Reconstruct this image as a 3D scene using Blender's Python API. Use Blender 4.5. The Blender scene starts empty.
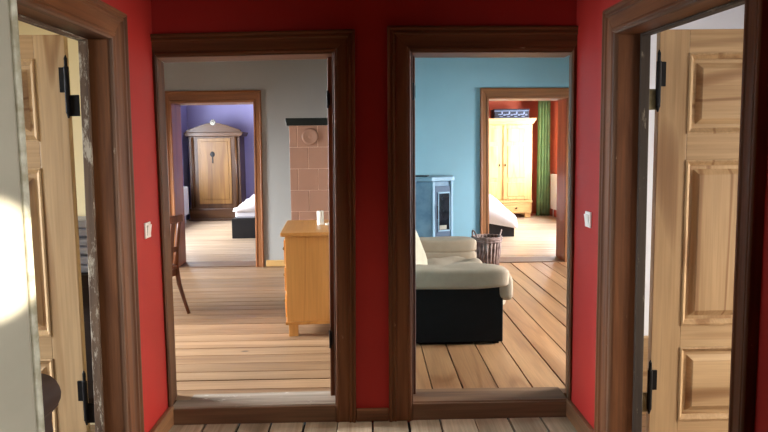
import bpy, bmesh, math, random
from mathutils import Vector, Matrix
random.seed(7)
C = bpy.context.scene.collection
PI = math.pi

# ------------------------------------------------------------------ materials
def lin(c):
    out = []
    for v in c:
        v /= 255.0
        out.append(v / 12.92 if v <= 0.04045 else ((v + 0.055) / 1.055) ** 2.4)
    return (out[0], out[1], out[2], 1.0)

def new_mat(name):
    m = bpy.data.materials.new(name); m.use_nodes = True
    nt = m.node_tree; b = nt.nodes['Principled BSDF']
    return m, nt, b

def N(nt, t, **kw):
    n = nt.nodes.new(t)
    for k, v in kw.items():
        if k in n.inputs: n.inputs[k].default_value = v
        else: setattr(n, k, v)
    return n

def ramp(nt, stops):
    r = nt.nodes.new('ShaderNodeValToRGB')
    e = r.color_ramp.elements
    while len(e) < len(stops): e.new(0.5)
    for i, (p, c) in enumerate(stops):
        e[i].position = p; e[i].color = c
    return r

def mixc(nt, fac, a, b, mode='MIX'):
    m = nt.nodes.new('ShaderNodeMix'); m.data_type = 'RGBA'; m.blend_type = mode
    for sock, v in ((m.inputs[0], fac), (m.inputs[6], a), (m.inputs[7], b)):
        if isinstance(v, (float, int, tuple)): sock.default_value = v
        else: nt.links.new(v, sock)
    return m.outputs[2]

def wood(name, dark, light, axis='z', scale=5.0, rough=0.5, rings=0.0, knots=0.0, wear=None, wear_amt=0.66, isl=0.0, bump=0.15, spec=0.4, fine=0.5):
    m, nt, b = new_mat(name); L = nt.links.new
    tc = N(nt, 'ShaderNodeTexCoord'); geo = N(nt, 'ShaderNodeNewGeometry')
    mul = N(nt, 'ShaderNodeMath', operation='MULTIPLY'); L(geo.outputs['Random Per Island'], mul.inputs[0]); mul.inputs[1].default_value = 37.0
    add = N(nt, 'ShaderNodeVectorMath', operation='ADD'); L(tc.outputs['Object'], add.inputs[0])
    L(mul.outputs[0], add.inputs[1])
    mp = N(nt, 'ShaderNodeMapping'); L(add.outputs[0], mp.inputs['Vector'])
    s = {'x': (0.09, 1, 1), 'y': (1, 0.09, 1), 'z': (1, 1, 0.09)}[axis]
    mp.inputs['Scale'].default_value = s
    n1 = N(nt, 'ShaderNodeTexNoise'); n1.inputs['Scale'].default_value = scale; n1.inputs['Detail'].default_value = 6; n1.inputs['Distortion'].default_value = 0.8
    L(mp.outputs[0], n1.inputs['Vector'])
    r1 = ramp(nt, [(0.3, lin(dark)), (0.7, lin(light))]); L(n1.outputs['Fac'], r1.inputs[0])
    col = r1.outputs[0]
    mp2 = N(nt, 'ShaderNodeMapping'); L(add.outputs[0], mp2.inputs['Vector'])
    mp2.inputs['Scale'].default_value = {'x': (0.03, 1, 1), 'y': (1, 0.03, 1), 'z': (1, 1, 0.03)}[axis]
    n2 = N(nt, 'ShaderNodeTexNoise'); n2.inputs['Scale'].default_value = 90; n2.inputs['Detail'].default_value = 3
    L(mp2.outputs[0], n2.inputs['Vector'])
    r2 = ramp(nt, [(0.35, (0.62, 0.6, 0.58, 1)), (0.62, (1, 1, 1, 1))]); L(n2.outputs['Fac'], r2.inputs[0])
    col = mixc(nt, fine, col, r2.outputs[0], 'MULTIPLY')
    if rings > 0:
        nd = N(nt, 'ShaderNodeTexNoise'); nd.inputs['Scale'].default_value = 2.2; nd.inputs['Detail'].default_value = 2; L(mp.outputs[0], nd.inputs['Vector'])
        mm = N(nt, 'ShaderNodeMath', operation='MULTIPLY'); L(nd.outputs['Fac'], mm.inputs[0]); mm.inputs[1].default_value = 55.0
        sn = N(nt, 'ShaderNodeMath', operation='SINE'); L(mm.outputs[0], sn.inputs[0])
        r3 = ramp(nt, [(0.0, (1, 1, 1, 1)), (0.6, (1, 1, 1, 1)), (1.0, (0.55, 0.42, 0.32, 1))]); L(sn.outputs[0], r3.inputs[0])
        col = mixc(nt, rings, col, r3.outputs[0], 'MULTIPLY')
    if isl > 0:
        r4 = ramp(nt, [(0.0, (1 - isl, 1 - isl, 1 - isl, 1)), (1.0, (1, 1, 1, 1))])
        ml = N(nt, 'ShaderNodeMath', operation='FRACT'); m3 = N(nt, 'ShaderNodeMath', operation='MULTIPLY'); L(geo.outputs['Random Per Island'], m3.inputs[0]); m3.inputs[1].default_value = 7.31
        L(m3.outputs[0], ml.inputs[0]); L(ml.outputs[0], r4.inputs[0])
        col = mixc(nt, 1.0, col, r4.outputs[0], 'MULTIPLY')
    if knots > 0:
        mp3 = N(nt, 'ShaderNodeMapping'); L(add.outputs[0], mp3.inputs['Vector'])
        mp3.inputs['Scale'].default_value = {'x': (0.55, 1, 1), 'y': (1, 0.55, 1), 'z': (1, 1, 0.55)}[axis]
        v = N(nt, 'ShaderNodeTexVoronoi'); v.inputs['Scale'].default_value = knots; L(mp3.outputs[0], v.inputs['Vector'])
        ks = 0.035 if knots < 2 else 0.06
        rk = ramp(nt, [(ks * 0.5, (1, 1, 1, 1)), (ks, (0, 0, 0, 1))]); L(v.outputs['Distance'], rk.inputs[0])
        col = mixc(nt, rk.outputs[0], col, lin(tuple(int(q * 0.45) for q in dark)))
    if wear:
        nw = N(nt, 'ShaderNodeTexNoise'); nw.inputs['Scale'].default_value = 22; nw.inputs['Detail'].default_value = 8; nw.inputs['Roughness'].default_value = 0.75
        mp4 = N(nt, 'ShaderNodeMapping'); L(tc.outputs['Object'], mp4.inputs['Vector']); mp4.inputs['Scale'].default_value = {'x': (0.3, 1, 1), 'y': (1, 0.3, 1), 'z': (1, 1, 0.3)}[axis]
        L(mp4.outputs[0], nw.inputs['Vector'])
        rw = ramp(nt, [(wear_amt, (0, 0, 0, 1)), (wear_amt + 0.08, (1, 1, 1, 1))]); L(nw.outputs['Fac'], rw.inputs[0])
        col = mixc(nt, rw.outputs[0], col, lin(wear))
    L(col, b.inputs['Base Color'])
    b.inputs['Roughness'].default_value = rough
    b.inputs['Specular IOR Level'].default_value = spec
    bp = N(nt, 'ShaderNodeBump'); bp.inputs['Strength'].default_value = bump; bp.inputs['Distance'].default_value = 0.004
    L(n2.outputs['Fac'], bp.inputs['Height']); L(bp.outputs[0], b.inputs['Normal'])
    return m

def plain(name, c, rough=0.6, var=0.08, scale=4.0, metal=0.0, spec=0.4, bump=0.05, bscale=120.0, c2=None):
    m, nt, b = new_mat(name); L = nt.links.new
    tc = N(nt, 'ShaderNodeTexCoord')
    n = N(nt, 'ShaderNodeTexNoise'); n.inputs['Scale'].default_value = scale; n.inputs['Detail'].default_value = 5; L(tc.outputs['Object'], n.inputs['Vector'])
    c = lin(c)
    lo = tuple(v * (1 - var) for v in c[:3]) + (1,) if c2 is None else lin(c2)
    hi = tuple(min(1, v * (1 + var)) for v in c[:3]) + (1,) if c2 is None else c
    r = ramp(nt, [(0.35, lo), (0.65, hi)]); L(n.outputs['Fac'], r.inputs[0]); L(r.outputs[0], b.inputs['Base Color'])
    b.inputs['Roughness'].default_value = rough; b.inputs['Metallic'].default_value = metal; b.inputs['Specular IOR Level'].default_value = spec
    if bump:
        n3 = N(nt, 'ShaderNodeTexNoise'); n3.inputs['Scale'].default_value = bscale; n3.inputs['Detail'].default_value = 3; L(tc.outputs['Object'], n3.inputs['Vector'])
        bp = N(nt, 'ShaderNodeBump'); bp.inputs['Strength'].default_value = bump; bp.inputs['Distance'].default_value = 0.004
        L(n3.outputs['Fac'], bp.inputs['Height']); L(bp.outputs[0], b.inputs['Normal'])
    return m

M = {}
M['red'] = plain('red_wall_paint', (165, 42, 36), 0.6, 0.06, 2.0, spec=0.25)
M['grey'] = plain('grey_wall_paint', (172, 170, 164), 0.8, 0.03, 1.5)
M['blue'] = plain('blue_wall_paint', (148, 184, 194), 0.8, 0.05, 1.2)
M['purple'] = plain('purple_wall_paint', (164, 160, 208), 0.8, 0.04, 1.5)
M['brick'] = plain('warm_red_wall_paint', (206, 104, 78), 0.8, 0.05, 1.5)
M['cream'] = plain('cream_wall_paint', (226, 210, 168), 0.8, 0.03, 1.5)
M['white'] = plain('white_wall_paint', (228, 230, 236), 0.8, 0.02, 1.5)
M['ceil'] = plain('ceiling_paint', (128, 116, 98), 0.9, 0.02, 1.5)
M['hall_floor'] = wood('hall_floor_boards', (156, 140, 116), (212, 192, 164), 'y', 4, 0.5, 0.35, 2.2, (178, 168, 150), 0.68, 0.28)
M['floor_x'] = wood('tan_floor_boards', (142, 108, 78), (190, 154, 118), 'x', 4, 0.42, 0.35, 1.6, (198, 184, 164), 0.72, 0.26)
M['floor_y'] = wood('orange_floor_boards', (142, 94, 58), (190, 140, 96), 'y', 4, 0.38, 0.45, 1.6, (190, 166, 136), 0.72, 0.3)
M['floor_f'] = wood('pale_floor_boards', (176, 150, 124), (216, 192, 164), 'x', 4, 0.35, 0.2, 0, None, 0.7, 0.12)
M['gap'] = plain('dark_floor_gap', (22, 15, 10), 0.9, 0.05)
M['cas'] = {a: wood('stained_frame_' + a, (72, 43, 25), (126, 80, 48), a, 6, 0.5, 0.3, 0, (168, 140, 110), 0.66, spec=0.25) for a in 'xyz'}
M['cas2'] = {a: wood('orange_frame_' + a, (128, 78, 42), (166, 106, 62), a, 6, 0.45, 0.3, 1.0, (180, 140, 104), 0.76) for a in 'xyz'}
M['worn'] = {a: wood('worn_paint_edge_' + a, (66, 46, 34), (104, 82, 62), a, 14, 0.7, 0.2, 0, (168, 158, 140), 0.52) for a in 'xyz'}
M['wornd'] = {a: wood('dark_worn_edge_' + a, (44, 34, 26), (72, 58, 44), a, 14, 0.7, 0.2, 0, (128, 118, 102), 0.62) for a in 'xyz'}
M['bead'] = {a: wood('chipped_bead_' + a, (70, 46, 30), (112, 78, 52), a, 10, 0.6, 0.2, 0, (172, 154, 130), 0.66) for a in 'xyz'}
M['sill'] = wood('brown_threshold', (88, 60, 40), (132, 98, 70), 'x', 6, 0.55, 0.4, 0, (160, 140, 116), 0.70)
M['sillw'] = wood('worn_grey_threshold', (128, 112, 96), (186, 174, 158), 'x', 6, 0.6, 0.3, 0, (214, 206, 194), 0.60)
M['base'] = wood('skirting_wood', (104, 70, 44), (150, 108, 72), 'y', 6, 0.5, 0.3, 1.2)
M['basex'] = wood('skirting_wood_across', (96, 58, 34), (140, 94, 60), 'x', 6, 0.5, 0.3, 1.2)
M['pine'] = {a: wood('old_pine_' + a, (160, 126, 86), (194, 162, 120), a, 4, 0.5, 0.8, 1.7, fine=0.4) for a in 'xyz'}
M['pinel'] = {a: wood('honey_pine_' + a, (186, 126, 60), (210, 150, 82), a, 4, 0.4, 0.25, 2.6, fine=0.25) for a in 'xyz'}
M['pale'] = {a: wood('pale_pine_' + a, (206, 160, 96), (232, 192, 128), a, 4, 0.45, 0.3, 1.4) for a in 'xyz'}
M['walnut'] = {a: wood('brown_walnut_' + a, (58, 36, 22), (92, 60, 34), a, 4, 0.35, 0.5, 0) for a in 'xyz'}
M['burl'] = wood('golden_door_panel', (104, 72, 34), (142, 102, 52), 'z', 4, 0.35, 0.5, 0)
M['chair'] = wood('dark_red_chair_wood', (74, 38, 20), (112, 62, 34), 'z', 6, 0.4, 0.3, 0)
M['darkwood'] = wood('dark_table_wood', (36, 24, 18), (58, 40, 28), 'x', 6, 0.5, 0.2, 0)
M['iron'] = plain('black_iron', (26, 25, 26), 0.5, 0.2, 20, metal=0.6)
M['brass'] = plain('dull_brass', (128, 118, 88), 0.5, 0.2, 30, metal=0.7)
M['knob'] = plain('aged_brass_knob', (110, 92, 58), 0.4, 0.1, metal=0.8)
M['plastic'] = plain('white_plastic', (232, 230, 222), 0.35, 0.01, bump=0)
M['tile'] = plain('pink_glazed_tile', (170, 128, 106), 0.25, 0.06, 3, bump=0.03, bscale=30)
M['grout'] = plain('pale_grout', (216, 178, 154), 0.8, 0.05)
M['cornice'] = plain('dark_green_glaze', (24, 28, 24), 0.3, 0.1)
M['fabric'] = plain('beige_fabric', (152, 131, 108), 0.95, 0.07, 9, bump=0.4, bscale=260)
M['pillow'] = plain('pale_ribbed_fabric', (158, 146, 124), 0.95, 0.06, 9, bump=0.4, bscale=200)
M['black'] = plain('black_sofa_leather', (13, 12, 12), 0.65, 0.15, 12, spec=0.15, bump=0.1)
M['blackbed'] = plain('black_bed_frame', (22, 20, 22), 0.6, 0.1)
M['leather'] = plain('dark_brown_leather', (52, 36, 30), 0.6, 0.2, 9, bump=0.15)
M['linen'] = plain('white_bed_linen', (238, 238, 242), 0.9, 0.02, 5, bump=0.2, bscale=20)
M['stone'] = plain('blue_grey_soapstone', (126, 150, 166), 0.45, 0.1, 7, c2=(94, 120, 140))
M['stonel'] = plain('pale_soapstone', (128, 154, 170), 0.4, 0.05, 9)
M['stoved'] = plain('dark_stove_steel', (58, 70, 86), 0.5, 0.08, metal=0.3)
M['glass'] = plain('dark_stove_glass', (34, 34, 40), 0.12, 0.3, 6, bump=0, c2=(14, 14, 16))
M['ash'] = plain('burnt_log_ash', (150, 140, 124), 0.9, 0.1)
M['wicker'] = plain('brown_wicker', (164, 134, 120), 0.7, 0.2, 14, c2=(108, 80, 68))
M['towel'] = plain('grey_towel', (176, 180, 196), 0.95, 0.05, 30, bump=0.5, bscale=220)
M['green'] = plain('green_curtain', (126, 150, 100), 0.85, 0.1, 6, bump=0.2)
M['radi'] = plain('white_enamel', (222, 226, 232), 0.35, 0.01, bump=0)
M['wax'] = plain('white_wax', (244, 242, 232), 0.5, 0.01, bump=0)
M['silver'] = plain('silver_mount', (170, 168, 160), 0.35, 0.1, metal=0.8)
M['case'] = plain('navy_case', (16, 20, 36), 0.55, 0.2, 12)
M['casepat'] = plain('pale_case_ornament', (112, 124, 152), 0.6, 0.1, 12)
M['paint'] = plain('cream_door_paint', (186, 175, 150), 0.42, 0.06, 5, c2=(170, 160, 136))
M['chip'] = plain('bright_chipped_edge', (214, 206, 178), 0.6, 0.1, 40, c2=(170, 158, 126))

# ------------------------------------------------------------------ mesh helpers
def hexa(bm, p, mi=0):
    v = [bm.verts.new(q) for q in p]
    for f in ((0, 1, 2, 3), (7, 6, 5, 4), (0, 4, 5, 1), (1, 5, 6, 2), (2, 6, 7, 3), (3, 7, 4, 0)):
        bm.faces.new([v[i] for i in f]).material_index = mi

def box(bm, x0, x1, y0, y1, z0, z1, mi=0):
    hexa(bm, [(x0, y0, z0), (x0, y1, z0), (x1, y1, z0), (x1, y0, z0), (x0, y0, z1), (x0, y1, z1), (x1, y1, z1), (x1, y0, z1)], mi)

def tube(bm, pts, rad, seg=12, sx=1.0, cap=True):
    pts = [Vector(p) for p in pts]
    if not isinstance(rad, (list, tuple)): rad = [rad] * len(pts)
    rings = []
    up = Vector((0.13, 0.21, 0.97)).normalized()
    for i, p in enumerate(pts):
        t = (pts[min(i + 1, len(pts) - 1)] - pts[max(i - 1, 0)]).normalized()
        a = t.cross(up)
        if a.length < 0.1: a = t.cross(Vector((1, 0, 0)))
        a.normalize(); b = t.cross(a)
        rings.append([bm.verts.new(p + (a * math.cos(2 * PI * k / seg) * sx + b * math.sin(2 * PI * k / seg)) * rad[i]) for k in range(seg)])
    for i in range(len(rings) - 1):
        for k in range(seg):
            bm.faces.new((rings[i][k], rings[i][(k + 1) % seg], rings[i + 1][(k + 1) % seg], rings[i + 1][k]))
    if cap:
        bm.faces.new(rings[0][::-1]); bm.faces.new(rings[-1])

def lathe(bm, prof, cx, cy, seg=32, axis='z', cz=0.0):
    rings = []
    for r, h in prof:
        ring = []
        for k in range(seg):
            a = 2 * PI * k / seg
            if axis == 'z': q = (cx + r * math.cos(a), cy + r * math.sin(a), h)
            else: q = (cx + r * math.cos(a), h, cz + r * math.sin(a))
            ring.append(bm.verts.new(q))
        rings.append(ring)
    for i in range(len(rings) - 1):
        for k in range(seg):
            bm.faces.new((rings[i][k], rings[i][(k + 1) % seg], rings[i + 1][(k + 1) % seg], rings[i + 1][k]))
    bm.faces.new(rings[0][::-1]); bm.faces.new(rings[-1])

def prism(bm, poly, axis, a0, a1, mi=0):
    def q(u, v, a):
        return {'x': (a, u, v), 'y': (u, a, v), 'z': (u, v, a)}[axis]
    A = [bm.verts.new(q(u, v, a0)) for u, v in poly]; B = [bm.verts.new(q(u, v, a1)) for u, v in poly]
    n = len(poly)
    for i in range(n):
        bm.faces.new((A[i], A[(i + 1) % n], B[(i + 1) % n], B[i])).material_index = mi
    bm.faces.new(A[::-1]).material_index = mi; bm.faces.new(B).material_index = mi

def superbox(bm, c, h, e=0.35, nu=28, nv=20, wob=0.0, fn=None):
    def sp(v, p): return math.copysign(abs(v) ** p, v)
    rows = []
    for j in range(nv + 1):
        ph = -PI / 2 + PI * j / nv
        row = []
        for i in range(nu):
            th = 2 * PI * i / nu
            x = sp(math.cos(ph), e) * sp(math.cos(th), e); y = sp(math.cos(ph), e) * sp(math.sin(th), e); z = sp(math.sin(ph), e)
            p = Vector((c[0] + h[0] * x, c[1] + h[1] * y, c[2] + h[2] * z))
            if wob: p += Vector((math.sin(9 * p.y + 3 * p.x), math.sin(8 * p.x + 5 * p.z), math.sin(11 * p.x + 7 * p.y))) * wob
            if fn: p = Vector(fn(p))
            row.append(bm.verts.new(p))
        rows.append(row)
    for j in range(nv):
        for i in range(nu):
            bm.faces.new((rows[j][i], rows[j][(i + 1) % nu], rows[j + 1][(i + 1) % nu], rows[j + 1][i]))

def obj(name, bm, mat, parent=None, bevel=0.0, smooth=False, seg=2, label=None, world=True):
    bmesh.ops.remove_doubles(bm, verts=bm.verts, dist=1e-6)
    bmesh.ops.recalc_face_normals(bm, faces=bm.faces)
    if parent is not None and world:
        p = parent
        off = Vector((0, 0, 0))
        while p is not None:
            off += p.location; p = p.parent
        bmesh.ops.translate(bm, verts=bm.verts, vec=-off)
    me = bpy.data.meshes.new(name); bm.to_mesh(me); bm.free()
    for m in (mat if isinstance(mat, (list, tuple)) else [mat]): me.materials.append(m)
    if smooth:
        for f in me.polygons: f.use_smooth = True
    o = bpy.data.objects.new(name, me); C.objects.link(o)
    if parent is not None: o.parent = parent
    if bevel:
        md = o.modifiers.new('bevel', 'BEVEL'); md.width = bevel; md.segments = seg; md.limit_method = 'ANGLE'; md.angle_limit = math.radians(40)
    if label: o['label'] = label
    return o

def B(): return bmesh.new()

def bx(name, ext, mat, parent=None, bevel=0.0, label=None):
    bm = B(); box(bm, *ext); return obj(name, bm, mat, parent, bevel, label=label)

def tag(o, label, cat, group=None):
    o['label'] = label; o['category'] = cat
    if group: o['group'] = group
    return o

def thing(name, label, cat, loc=(0, 0, 0), group=None):
    o = bpy.data.objects.new(name, None); C.objects.link(o); o.location = loc; o.empty_display_size = 0.1
    return tag(o, label, cat, group)

def struct(o, label=None, cat=None):
    o['kind'] = 'structure'
    if label: o['label'] = label
    if cat: o['category'] = cat
    return o

# ------------------------------------------------------------------ room shell
def wall(name, norm, c0, c1, a0, a1, z0, z1, ops, mat, label):
    bm = B()
    cuts = sorted({a0, a1} | {q for o in ops for q in o[:2]})
    for i in range(len(cuts) - 1):
        s, e = cuts[i], cuts[i + 1]; mid = (s + e) / 2
        zs = [(z0, z1)]
        for o in ops:
            if o[0] <= mid <= o[1]:
                zs = [(z0, o[2]), (o[3], z1)]
        for za, zb in zs:
            if zb - za > 1e-4:
                if norm == 'y': box(bm, s, e, c0, c1, za, zb)
                else: box(bm, c0, c1, s, e, za, zb)
    return struct(obj(name, bm, mat), label, 'wall')

def floor(x0, x1, y0, y1, z, along, width, mat, label, phase=0.0):
    bm = B(); rnd = random.Random(int(width * 1000) + int(x0 * 10))
    box(bm, x0, x1, y0, y1, z - 0.08, z - 0.025, 1)
    a0, a1 = (x0, x1) if along == 'y' else (y0, y1)
    a = a0 - phase
    while a < a1:
        w = width * rnd.uniform(0.9, 1.1); s, e = max(a, a0), min(a + w, a1)
        if e - s > 0.02:
            g = rnd.choice([0.003, 0.004, 0.006, 0.008]); dz = rnd.uniform(-0.0012, 0.0012)
            sk = rnd.uniform(-0.004, 0.004)
            if along == 'y': hexa(bm, [(s + g, y0, z - 0.024), (s + g + sk, y1, z - 0.024), (e - g + sk, y1, z - 0.024), (e - g, y0, z - 0.024), (s + g, y0, z + dz), (s + g + sk, y1, z + dz), (e - g + sk, y1, z + dz), (e - g, y0, z + dz)])
            else: box(bm, x0, x1, s + g, e - g, z - 0.024, z + dz)
        a += w
    return struct(obj('floor', bm, [mat, M['gap']], bevel=0.0015, seg=1), label, 'floor')

H = 2.75; ZF = 0.10; YB = 3.85
XL, XR = -1.2, 1.18
# hall
floor(-1.325, 1.325, -1.7, 3.86, 0.0, 'y', 0.205, M['hall_floor'], 'worn grey-brown hall floorboards in front of the two doorways', 0.06)
wall('wall_back', 'y', YB, 3.95, -1.25, 1.25, -0.02, H, [(-1.215, -0.182, -0.02, 2.146), (0.225, 1.195, -0.02, 2.15)], M['red'], 'dark red hall wall around the two middle doorways')
wall('wall_left', 'x', -1.27, XL, -1.7, YB, -0.02, H, [(2.08, 3.20, -0.02, 2.15)], M['red'], 'red hall wall with a switch beside the left side doorway')
wall('wall_right', 'x', XR, 1.255, -1.7, YB, -0.02, H, [(-1.3, -0.3, 0.9, 2.3), (2.06, 3.212, -0.02, 2.15)], M['red'], 'red hall wall with a switch beside the right side doorway')
wall('wall_front', 'y', -1.8, -1.7, -1.3, 1.3, -0.02, H, [], M['red'], 'red hall wall behind the viewpoint')
struct(bx('ceiling', (-1.35, 1.33, -1.8, 3.95, H, H + 0.1), M['ceil']), 'hall ceiling', 'ceiling')
# left side room
floor(-4.5, -1.325, 0.0, 3.8, 0.03, 'x', 0.2, M['floor_x'], 'floor of the side room behind the left pine door')
wall('wall_right', 'x', -1.325, -1.27, 0.0, YB, 0.0, H, [(2.08, 3.20, 0.0, 2.15)], M['cream'], 'cream wall on the room side of the left doorway')
wall('wall_back', 'y', 3.80, 3.95, -4.6, -1.27, 0.0, H, [], M['cream'], 'cream wall behind the left pine door')
wall('wall_front', 'y', -0.1, 0.0, -4.6, -1.3, 0.0, H, [], M['cream'], 'cream wall at the near end of the left side room')
wall('wall_left', 'x', -4.6, -4.5, -0.1, 3.9, 0.0, H, [(1.0, 2.8, 0.9, 2.3), (3.25, 3.7, 0.9, 2.3)], M['cream'], 'cream window wall of the left side room')
struct(bx('ceiling', (-4.6, -1.3, -0.1, 3.9, H, H + 0.1), M['cream']), 'cream ceiling of the left side room', 'ceiling')
# right side room
floor(1.325, 4.5, 0.0, 3.8, 0.03, 'x', 0.2, M['floor_x'], 'floor of the side room behind the right pine door')
wall('wall_left', 'x', 1.255, 1.325, 0.0, YB, 0.0, H, [(2.06, 3.212, 0.0, 2.155)], M['white'], 'white wall on the room side of the right doorway')
wall('wall_back', 'y', 3.80, 3.95, 1.255, 4.6, 0.0, H, [], M['white'], 'white wall behind the right pine door')
wall('wall_front', 'y', -0.1, 0.0, 1.3, 4.6, 0.0, H, [], M['white'], 'white wall at the near end of the right side room')
wall('wall_right', 'x', 4.5, 4.6, -0.1, 3.9, 0.0, H, [(1.0, 2.8, 0.9, 2.3), (3.25, 3.7, 0.9, 2.3)], M['white'], 'white window wall of the right side room')
struct(bx('ceiling', (1.3, 4.6, -0.1, 3.9, H, H + 0.1), M['white']), 'white ceiling of the right side room', 'ceiling')
# grey middle room
floor(-4.5, -0.08, 3.96, 8.62, ZF, 'x', 0.175, M['floor_x'], 'tan floorboards running across the grey room')
wall('wall_front', 'y', 3.95, 4.05, -4.6, -0.02, 0.0, H, [(-1.262, -0.175, 0.0, 2.15)], M['grey'], 'grey room side of the left middle doorway')
wall('wall_back', 'y', 8.6, 9.0, -4.6, -0.02, 0.0, H, [(-2.512, -1.448, 0.0, 2.222)], M['grey'], 'grey wall with the far doorway to the purple bedroom')
wall('wall_right', 'x', -0.08, -0.02, 3.95, 9.0, 0.0, H, [], M['grey'], 'grey wall behind the pine chest of drawers')
wall('wall_left', 'x', -4.6, -4.5, 3.9, 9.0, 0.0, H, [(4.6, 5.7, 0.8, 2.4), (6.6, 7.8, 0.8, 2.4)], M['grey'], 'grey window wall of the middle room')
struct(bx('ceiling', (-4.6, -0.02, 3.95, 9.0, H, H + 0.1), M['ceil']), 'ceiling of the grey room', 'ceiling')
# blue middle room
floor(0.05, 4.6, 3.96, 8.62, ZF, 'y', 0.205, M['floor_y'], 'orange-brown floorboards running into the blue room', 0.095)
wall('wall_front', 'y', 3.95, 4.05, -0.02, 4.7, 0.0, H, [(0.218, 1.236, 0.0, 2.16)], M['blue'], 'blue room side of the right middle doorway')
wall('wall_back', 'y', 8.6, 9.0, -0.02, 4.7, 0.0, H, [(1.52, 2.548, 0.0, 2.236)], M['blue'], 'pale blue wall with the far doorway to the red bedroom')
wall('wall_left', 'x', -0.02, 0.05, 3.95, 9.0, 0.0, H, [], M['blue'], 'blue wall behind the sofa')
wall('wall_right', 'x', 4.6, 4.7, 3.9, 9.0, 0.0, H, [(4.6, 5.8, 0.8, 2.4), (6.4, 7.8, 0.8, 2.4)], M['blue'], 'blue window wall of the middle room')
struct(bx('ceiling', (-0.02, 4.7, 3.95, 9.0, H, H + 0.1), M['ceil']), 'ceiling of the blue room', 'ceiling')
# purple bedroom
floor(-4.0, -0.1, 8.62, 15.0, ZF, 'x', 0.17, M['floor_f'], 'pale floorboards of the purple bedroom')
wall('wall_back', 'y', 15.0, 15.1, -4.1, 0.0, 0.0, H, [], M['purple'], 'purple wall behind the dark wardrobe')
wall('wall_left', 'x', -4.1, -4.0, 9.0, 15.1, 0.0, H, [(10.2, 11.4, 0.9, 2.4), (12.3, 13.6, 0.9, 2.4)], M['purple'], 'purple window wall above the radiator')
wall('wall_right', 'x', -0.1, 0.0, 9.0, 15.1, 0.0, H, [], M['purple'], 'purple wall beside the bed')
struct(bx('ceiling', (-4.1, 0.0, 9.0, 15.1, H, H + 0.1), M['ceil']), 'ceiling of the purple bedroom', 'ceiling')
# red bedroom
floor(0.1, 3.95, 8.62, 15.0, ZF, 'x', 0.17, M['floor_f'], 'pale floorboards of the far red bedroom')
wall('wall_back', 'y', 15.0, 15.1, 0.0, 4.1, 0.0, H, [], M['brick'], 'warm red wall behind the pale pine wardrobe')
wall('wall_left', 'x', 0.0, 0.1, 9.0, 15.1, 0.0, H, [], M['brick'], 'warm red wall behind the bed head')
wall('wall_right', 'x', 3.95, 4.1, 9.0, 15.1, 0.0, H, [(10.2, 11.4, 0.9, 2.45), (12.3, 13.75, 0.9, 2.45)], M['brick'], 'warm red window wall beside the green curtain')
struct(bx('ceiling', (0.0, 4.1, 9.0, 15.1, H, H + 0.1), M['ceil']), 'ceiling of the far red bedroom', 'ceiling')

# windows (off to the side, lighting the rooms; last two added to brighten door gaps)
def window(n, x, y0, y1, z0, z1, along='x'):
    e = bpy.data.objects.new('window_%d' % n, None); C.objects.link(e); struct(e, 'white window frame', 'window')
    e.location = (x, (y0 + y1) / 2, z0) if along == 'x' else ((y0 + y1) / 2, x, z0)
    def b(nm, a0, a1, za, zb, d=0.03):
        if along == 'x': bx(nm, (x - d, x + d, a0, a1, za, zb), M['radi'], e)
        else: bx(nm, (a0, a1, x - d, x + d, za, zb), M['radi'], e)
    b('window_frame', y0, y0 + 0.05, z0, z1); b('window_frame', y1 - 0.05, y1, z0, z1)
    b('window_frame', y0 + 0.05, y1 - 0.05, z0, z0 + 0.05); b('window_frame', y0 + 0.05, y1 - 0.05, z1 - 0.05, z1)
    m = (y0 + y1) / 2; b('mullion', m - 0.03, m + 0.03, z0 + 0.05, z1 - 0.05, 0.025)
W = [(-4.55, 1.0, 2.8, 0.9, 2.3, 'x'), (4.55, 1.0, 2.8, 0.9, 2.3, 'x'), (-4.55, 4.6, 5.7, 0.8, 2.4, 'x'), (-4.55, 6.6, 7.8, 0.8, 2.4, 'x'),
     (4.65, 4.6, 5.8, 0.8, 2.4, 'x'), (4.65, 6.4, 7.8, 0.8, 2.4, 'x'), (-4.05, 10.2, 11.4, 0.9, 2.4, 'x'), (-4.05, 12.3, 13.6, 0.9, 2.4, 'x'),
     (4.03, 10.2, 11.4, 0.9, 2.45, 'x'), (4.03, 12.3, 13.75, 0.9, 2.45, 'x'), (1.22, -1.3, -0.3, 0.9, 2.3, 'x'), (-4.55, 3.25, 3.7, 0.9, 2.3, 'x'), (4.55, 3.25, 3.7, 0.9, 2.3, 'x')]
for i, w in enumerate(W): window(i + 1, *w)

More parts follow.
